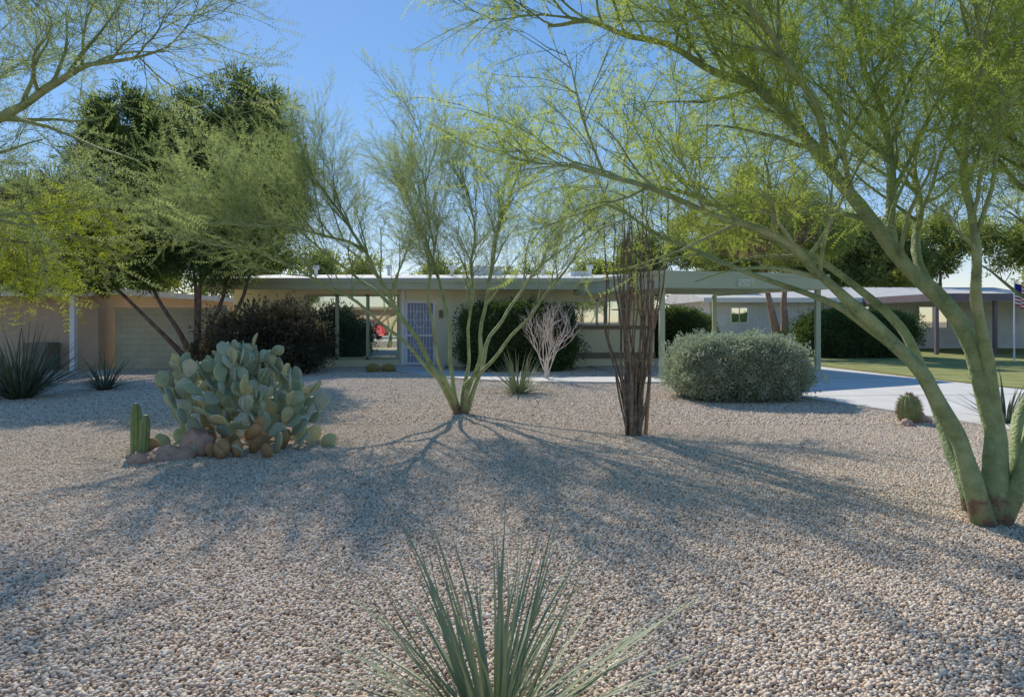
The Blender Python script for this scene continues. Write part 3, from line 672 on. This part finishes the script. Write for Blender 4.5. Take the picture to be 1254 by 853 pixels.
lb=[((12.4,31,5.9),(1.6,1.6,.9)),((10.4,31.5,6.6),(1.3,1.4,1.2)),((14.4,31,5.4),(1.5,1.5,.9)),((12.9,31.4,7.7),(1.3,1.5,1.1)),((15.8,32,6.2),(1.2,1.3,.8)),((11.4,31,8.0),(1.0,1.0,.9)),((9.4,31.5,5.2),(.9,1,.8)),((14.6,31.6,7.0),(1.0,1.0,.8)),((12.6,30.6,4.6),(.9,.9,.5))]
lobe_tree('two_trunk_tree',(12.65,31,0),lb,K_fine,M_red,1300,[[(12.5,31,1.2),(12.2,31,2.6),(11.8,31.1,4.6)],[(12.95,31,1.2),(12.9,31,2.6),(13.2,31,4.6)]],.28,(.5,1.0),.0,.8)

# ------------------------------------------------------------------ ocotillo
m=MB()
for i in range(24):
    a=i*2.4+rnd(-.4,.4); s=rnd(.1,.52); bx=1.68+math.cos(a)*rnd(.02,.1); by=9.08+math.sin(a)*rnd(.02,.1)
    h=rnd(2.2,3.6); tp=(1.68+math.cos(a)*s,9.08+math.sin(a)*s)
    q=[]
    for k in range(13):
        t=k/12; f=.75*min(1,t*1.8)+.25*t
        q.append(Vector((bx+(tp[0]-bx)*f,by+(tp[1]-by)*f,h*t))+Vector((noise.noise(Vector((i,t*3,0))),noise.noise(Vector((i,t*3,5))),0))*.12*min(1,t*3))
    r=rnd(.012,.02); m.tube(q,[r*(1.2-.8*k/12)*(1+.15*R.random()) for k in range(13)],6)
    for k in range(40):
        t=rnd(.25,1)*12; ii=min(int(t),11); p=q[ii].lerp(q[ii+1],t-ii); d=(runit()+Vector((0,0,.4))).normalized(); m.tube([p,p+d*rnd(.015,.035)],[.0025,.001],3,0,False)
    if i%3==0:
        for k in range(3):
            t=rnd(.6,.95)*12; ii=min(int(t),11); p=q[ii].lerp(q[ii+1],t-ii); d=(runit()*.5+Vector((0,0,.9))).normalized(); m.tube([p,p+d*.3,p+d*.55+runit()*.05],[.006,.004,.002],4,0,False)
for k in range(12):
    a=rnd(0,6.28); p=Vector((1.68+math.cos(a)*.09,9.08+math.sin(a)*.09,0)); m.tube([p,p+Vector((math.cos(a)*.03,math.sin(a)*.03,rnd(.3,1.1)))],[.026,.015],6)
O=empty('ocotillo'); m.obj('canes',[M_cane],O,True)
m=MB(); m.tube([(1.86,9.1,0),(1.93,9.1,1.0),(1.96,9.1,2.15)],[.028,.026,.025],8); m.obj('stake',[M_stake],O,True)
m=MB()
for z,rx in ((1.05,.28),(1.75,.34)): m.tube([(1.72+rx*math.cos(a*.3927),9.08+rx*.8*math.sin(a*.3927),z) for a in range(17)],[.007]*17,5,0,False)
m.obj('tie_wire',[M_trimb],O,True)

# ------------------------------------------------------------------ bleached shrub
m=MB()
def tw(p,d,l,r,lev):
    q=[p]
    for s in range(4): d=(d+runit()*.25).normalized(); q.append(q[-1]+d*l/4)
    m.tube(q,[r*(1-.15*s) for s in range(5)],4,0,False)
    if lev>0:
        for k in range(3): tw(q[4-k%3].copy(),(d+runit()*.6+Vector((0,0,.3))).normalized(),l*.62,r*.58,lev-1)
for k in range(6): tw(Vector((.95+rnd(-.06,.06),17.4+rnd(-.06,.06),0)),(Vector((0,0,1))+runit()*.22).normalized(),1.0,.022,4)
m.obj('bare_white_shrub',[M_ivory])

# ------------------------------------------------------------------ prickly pear
m=MB()
def pad(base,up,nrm,Ln,W,T,mi):
    w=up.cross(nrm).normalized(); nrm=w.cross(up).normalized(); b=len(m.v); NR=9; NS=12
    cup=rnd(-.12,.12)*Ln
    for i in range(NR+1):
        t=.02+.96*i/NR; f=math.sin(math.pi*t**1.3)**.62
        c=base+up*(Ln*t)+nrm*(cup*math.sin(math.pi*t))
        for k in range(NS):
            a=2*math.pi*k/NS; m.v.append(tuple(c+w*(math.cos(a)*W*.5*f)+nrm*(math.sin(a)*T*.5*(.45+.55*f)*f**.5)))
    for i in range(NR):
        for k in range(NS):
            k2=(k+1)%NS; m.f.append((b+i*NS+k,b+i*NS+k2,b+(i+1)*NS+k2,b+(i+1)*NS+k)); m.m.append(mi)
    m.f.append(tuple(b+k for k in range(NS))[::-1]); m.f.append(tuple(b+NR*NS+k for k in range(NS))); m.m+=[mi,mi]
    for sg in (-1,1):
        for i in range(1,8):
            for j in range(-3,4):
                t=i/8.2+(.06 if j%2 else 0); f=math.sin(math.pi*min(t,.99)**1.3)**.62; x=j*.26
                if abs(x)>f*.9: continue
                yy=T*.5*(.45+.55*f)*f**.5*math.sqrt(max(0,1-(x/f)**2))
                c=base+up*(Ln*t)+w*(x*W*.5)+nrm*(cup*math.sin(math.pi*t)+sg*yy)
                s=.0052; b=len(m.v); m.v+=[tuple(c+w*s),tuple(c+up*s),tuple(c-w*s),tuple(c-up*s),tuple(c+nrm*sg*.008)]
                for q in range(4): m.f.append((b+q,b+(q+1)%4,b+4)); m.m.append(3)
    return w
def Hmax(x,y):
    u=(x+3.5)/1.35; v=(y-8.25)/1.05
    return max(.35,1.42*(1-abs(u)**2.2*.75)*(1-.35*abs(v)**2)-(.2 if x>-3.0 else 0)+.22*noise.noise(Vector((x*2.5,y*2.5,0))))
cnt=0
def growpad(base,up,nrm,lev,mi=None):
    global cnt
    Ln=rnd(.21,.31)*(1.05-.04*lev); W=Ln*rnd(.62,.8); 
    k=mi if mi is not None else R.choice([0,0,0,1,1,4])
    w=pad(base,up,nrm,Ln,W,.04 if k!=2 else .1,k); cnt+=1
    if cnt>350: return
    nc=R.choice([1,2,2,3]) if lev<2 else R.choice([1,1,2,2])
    for c in range(nc):
        a=rnd(-1,1)*(1.0 if nc>1 else .4)
        pt=base+up*(Ln*(.55+.42*math.cos(a*1.1)))+w*(math.sin(a)*W*.5*.95)
        nu=(up*math.cos(a)+w*math.sin(a)+Vector((0,0,.22))+runit()*.28).normalized()
        nn=(nrm+w*rnd(-1.3,1.3)+runit()*.2).normalized()
        nn=(nn-nu*nn.dot(nu)).normalized()
        if pt.z+.2>Hmax(pt.x,pt.y) or lev>5: continue
        growpad(pt,nu,nn,lev+1,2 if (k==2 and R.random()<.25) else None)
for k in range(38):
    a=k*2.4; q=math.sqrt((k+.5)/38); x=-3.42+1.0*q*math.cos(a)+rnd(-.08,.08); y=8.3+.78*q*math.sin(a)+rnd(-.08,.08)
    o=Vector((math.cos(a)*q,math.sin(a)*q,0)); up=(Vector((0,0,1))+o*.65+runit()*.18).normalized()
    nn=runit(); nn.z=0; nn=(nn+Vector((0,-.5,0))).normalized(); nn=(nn-up*nn.dot(up)).normalized()
    growpad(Vector((x,y,-.03)),up,nn,0,2 if (q<.6 or (y<8 and R.random()<.45)) else None)
for (x,y) in [(-3.35,7.55),(-3.5,7.6),(-3.2,7.6)]: growpad(Vector((x,y,0)),Vector((rnd(-.2,.2),-.1,1)).normalized(),Vector((0,-1,0)),3,2)
m.obj('prickly_pear_cactus',[M_pad,M_pad2,M_pad3,M_spine,M_pad4],smooth=True)
print('pads',cnt)
def column(m,x,y,h,r,lean=(0,0),mi=0):
    n=9; q=[(x+lean[0]*t/n,y+lean[1]*t/n,h*t/n) for t in range(n+1)]; rr=[r*(.92 if t==0 else 1)*(1 if t<n-1 else (.85 if t==n-1 else .4)) for t in range(n+1)]
    m.tube(q,rr,16,mi,True,.22)
m=MB(); column(m,-4.46,7.75,.62,.06); column(m,-4.3,7.62,.5,.055,(.03,0)); column(m,-4.56,7.95,.4,.05,(-.04,0)); m.obj('column_cactus',[M_col],smooth=False)
def barrel(name,x,y,r,h,mat,sm):
    m=MB(); n=10; q=[];rr=[]
    for i in range(n+1):
        t=i/n; q.append((x,y,h*t)); rr.append(r*math.sqrt(max(.02,1-(2*t*.95-.85)**2/1.1)))
    m.tube(q,rr,32,0,True,.13); 
    for k in range(16):
        a=2*math.pi*(2*k)/32
        for i in range(1,11):
            t=i/10; r2=rr[i]; c=Vector((x,y,h*t))
            d=Vector((0,1,0))*math.cos(a)+Vector((-1,0,0))*math.sin(a); c=c+d*r2
            for s in range(5):
                e=(d+runit()*.9).normalized(); m.tube([c,c+e*.045],[.003,.0008],3,1,False)
    return m.obj(name,[mat,sm])
barrel('barrel_cactus',6.2,10.2,.17,.46,M_col,M_rspine)
barrel('golden_barrel_cactus',-4.3,20.2,.2,.26,M_gold,M_gold); barrel('golden_barrel_cactus',-3.85,20.35,.2,.24,M_gold,M_gold)
def rock(name,c,r,sd):
    bm=bmesh.new(); bmesh.ops.create_icosphere(bm,subdivisions=4,radius=1)
    for v in bm.verts:
        d=1+.5*noise.noise(v.co*1.0+Vector((sd,0,0)))+.15*noise.noise(v.co*3+Vector((sd,5,0))); v.co=Vector((c[0]+v.co.x*r[0]*d,c[1]+v.co.y*r[1]*d,c[2]+v.co.z*r[2]*d))
    me=bpy.data.meshes.new(name); bm.to_mesh(me); bm.free(); me.materials.append(M_rock)
    o=bpy.data.objects.new(name,me); ROOT.objects.link(o)
rock('boulder',(-3.98,7.6,.03),(.3,.22,.13),1); rock('boulder',(-4.15,7.35,.02),(.14,.12,.09),6); rock('boulder',(-3.75,7.8,.12),(.2,.18,.18),9); rock('boulder',(6.4,10.3,.04),(.16,.14,.12),3); rock('boulder',(6.0,9.9,.03),(.1,.1,.08),13)

# ------------------------------------------------------------------ cars
M_tyre=nmat('tyre',(.02,.02,.02),(.03,.03,.03),5,.8); M_rim=nmat('rim',(.4,.4,.42),(.5,.5,.52),5,.3,metal=1)
def make_car(loc,rot,M_paint):
    CAR=empty('parked_car',loc)
    prof=[(-2.3,.35),(-2.35,.75),(-2.2,.98),(-1.1,1.1),(-.45,1.62),(1.3,1.68),(2.0,1.2),(2.3,1.1),(2.35,.6),(2.28,.35)]
    n=len(prof); bm=bmesh.new(); rings=[]
    for yy,ins in [(-.82,.06),(-.92,0),(.92,0),(.82,.06)]:
        ring=[]
        for (x,z) in prof:
            ny=yy*(.82 if z>1.15 else 1)
            ring.append(bm.verts.new((x*(1-ins*.4),ny,z-(ins*.5 if z>.9 else -ins*.5))))
        rings.append(ring)
    for a_,b_ in zip(rings[:-1],rings[1:]):
        for i in range(n):
            j=(i+1)%n; bm.faces.new((a_[i],a_[j],b_[j],b_[i]))
    bm.faces.new(rings[0][::-1]); bm.faces.new(rings[-1])
    bmesh.ops.recalc_face_normals(bm,faces=bm.faces)
    me=bpy.data.meshes.new('body'); bm.to_mesh(me); bm.free(); me.materials.append(M_paint)
    o=bpy.data.objects.new('body',me); ROOT.objects.link(o); o.parent=CAR
    bv=o.modifiers.new('bevel','BEVEL'); bv.width=.05; bv.segments=2
    m=MB()
    for s in (-1,1):
        for poly in ([(-.95,1.14),(-.42,1.55),(.35,1.58),(.35,1.14)],[(.43,1.14),(.43,1.58),(1.22,1.58),(1.75,1.16)]):
            b=len(m.v); m.v+=[(x,s*(.925 if z<1.2 else .765),z) for x,z in poly]; m.f.append(tuple(b+i for i in range(4))); m.m.append(0)
    b=len(m.v); m.v+=[(-1.1,-.7,1.14),(-1.1,.7,1.14),(-.52,.62,1.6),(-.52,-.62,1.6)]; m.f.append((b,b+1,b+2,b+3)); m.m.append(0)
    m.obj('windows',[M_glass],CAR)
    m=MB()
    for x in (-1.45,1.45):
        for s in (-1,1): m.tube([(x,s*.72,.34),(x,s*.74,.34),(x,s*.94,.34),(x,s*.95,.34)],[.3,.34,.34,.3],20)
    m.obj('tyres',[M_tyre],CAR)
    m=MB()
    for x in (-1.45,1.45):
        for s in (-1,1): m.tube([(x,s*.9,.34),(x,s*.965,.34)],[.2,.2],14)
    m.obj('rims',[M_rim],CAR)
    m=MB(); m.box(-2.4,-2.3,-.8,-.45,.7,.88); m.box(-2.4,-2.3,.45,.8,.7,.88); m.box(-2.39,-2.3,-.4,.4,.55,.8); m.obj('lamps_and_grille',[M_rim],CAR)
    CAR.rotation_euler=(0,0,rot)
make_car((22.9,26.2,0),rad(35),nmat('white_car_paint',(.6,.63,.68),(.63,.66,.7),1,.25,0,spec=.6))
make_car((-12.6,-8.4,.015),0,nmat('red_car_paint',(.5,.03,.04),(.55,.04,.05),1,.25,0,spec=.6))  # unseen car behind the camera, added for its red reflection in the window

# flag
FL=empty('american_flag'); M_r=nmat('flag_red',(.5,.03,.04),(.55,.04,.05),3); M_b=nmat('flag_blue',(.02,.04,.2),(.03,.05,.25),3)
m=MB(); nx=14; x0,y0=19.15,24.9
for i in range(nx+1):
    for j in range(14):
        t=i/nx; m.v.append((x0+.42*t+.03*math.sin(t*9),y0+.06*math.sin(t*11+j*.1)-.2*t,3.05-.85*j/13-.25*t))
for i in range(nx):
    for j in range(13):
        m.f.append((i*14+j,(i+1)*14+j,(i+1)*14+j+1,i*14+j+1)); m.m.append(2 if (i<6 and j<7) else (0 if j%2==0 else 1))
m.obj('cloth',[M_r,M_white,M_b],FL,True)
m=MB(); m.tube([(19.14,24.9,0),(19.14,24.9,3.15),(19.14,24.9,3.2)],[.03,.02,.03],8); m.obj('pole',[M_white],FL)

# ------------------------------------------------------------------ sun, sky, camera
AZ=-23; EL=38
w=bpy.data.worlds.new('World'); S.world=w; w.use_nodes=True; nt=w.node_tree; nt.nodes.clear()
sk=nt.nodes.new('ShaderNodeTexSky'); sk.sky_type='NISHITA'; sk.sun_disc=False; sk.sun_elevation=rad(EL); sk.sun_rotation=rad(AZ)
sk.air_density=1.0; sk.dust_density=.05; sk.ozone_density=3; sk.altitude=300
def vm(op,a,val):
    n=nt.nodes.new('ShaderNodeVectorMath'); n.operation=op; nt.links.new(a,n.inputs[0]); n.inputs[1].default_value=val
    return n.outputs[0]
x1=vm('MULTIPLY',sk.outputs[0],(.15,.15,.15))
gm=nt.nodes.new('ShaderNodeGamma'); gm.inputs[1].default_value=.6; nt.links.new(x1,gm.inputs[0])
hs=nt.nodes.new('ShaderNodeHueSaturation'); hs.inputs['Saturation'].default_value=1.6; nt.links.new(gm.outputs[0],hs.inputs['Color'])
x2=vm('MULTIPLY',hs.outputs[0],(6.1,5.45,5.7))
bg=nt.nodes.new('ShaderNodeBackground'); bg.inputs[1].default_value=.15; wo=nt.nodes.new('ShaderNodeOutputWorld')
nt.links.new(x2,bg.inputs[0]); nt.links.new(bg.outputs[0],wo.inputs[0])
sl=bpy.data.lights.new('sun','SUN'); sl.energy=5; sl.angle=rad(.5); sl.color=(1,.93,.82)
so=bpy.data.objects.new('sun',sl); ROOT.objects.link(so)
sv=Vector((math.sin(rad(AZ))*math.cos(rad(EL)),math.cos(rad(AZ))*math.cos(rad(EL)),math.sin(rad(EL))))
so.rotation_euler=sv.to_track_quat('Z','Y').to_euler(); so.location=(0,0,20)
cam=bpy.data.cameras.new('camera'); co=bpy.data.objects.new('camera',cam); ROOT.objects.link(co)
cam.sensor_width=36; cam.lens=22.97; cam.shift_y=-.0273; cam.clip_end=3000; cam.clip_start=.05
co.location=(0,0,1.6); co.rotation_euler=(rad(90),0,0); S.camera=co
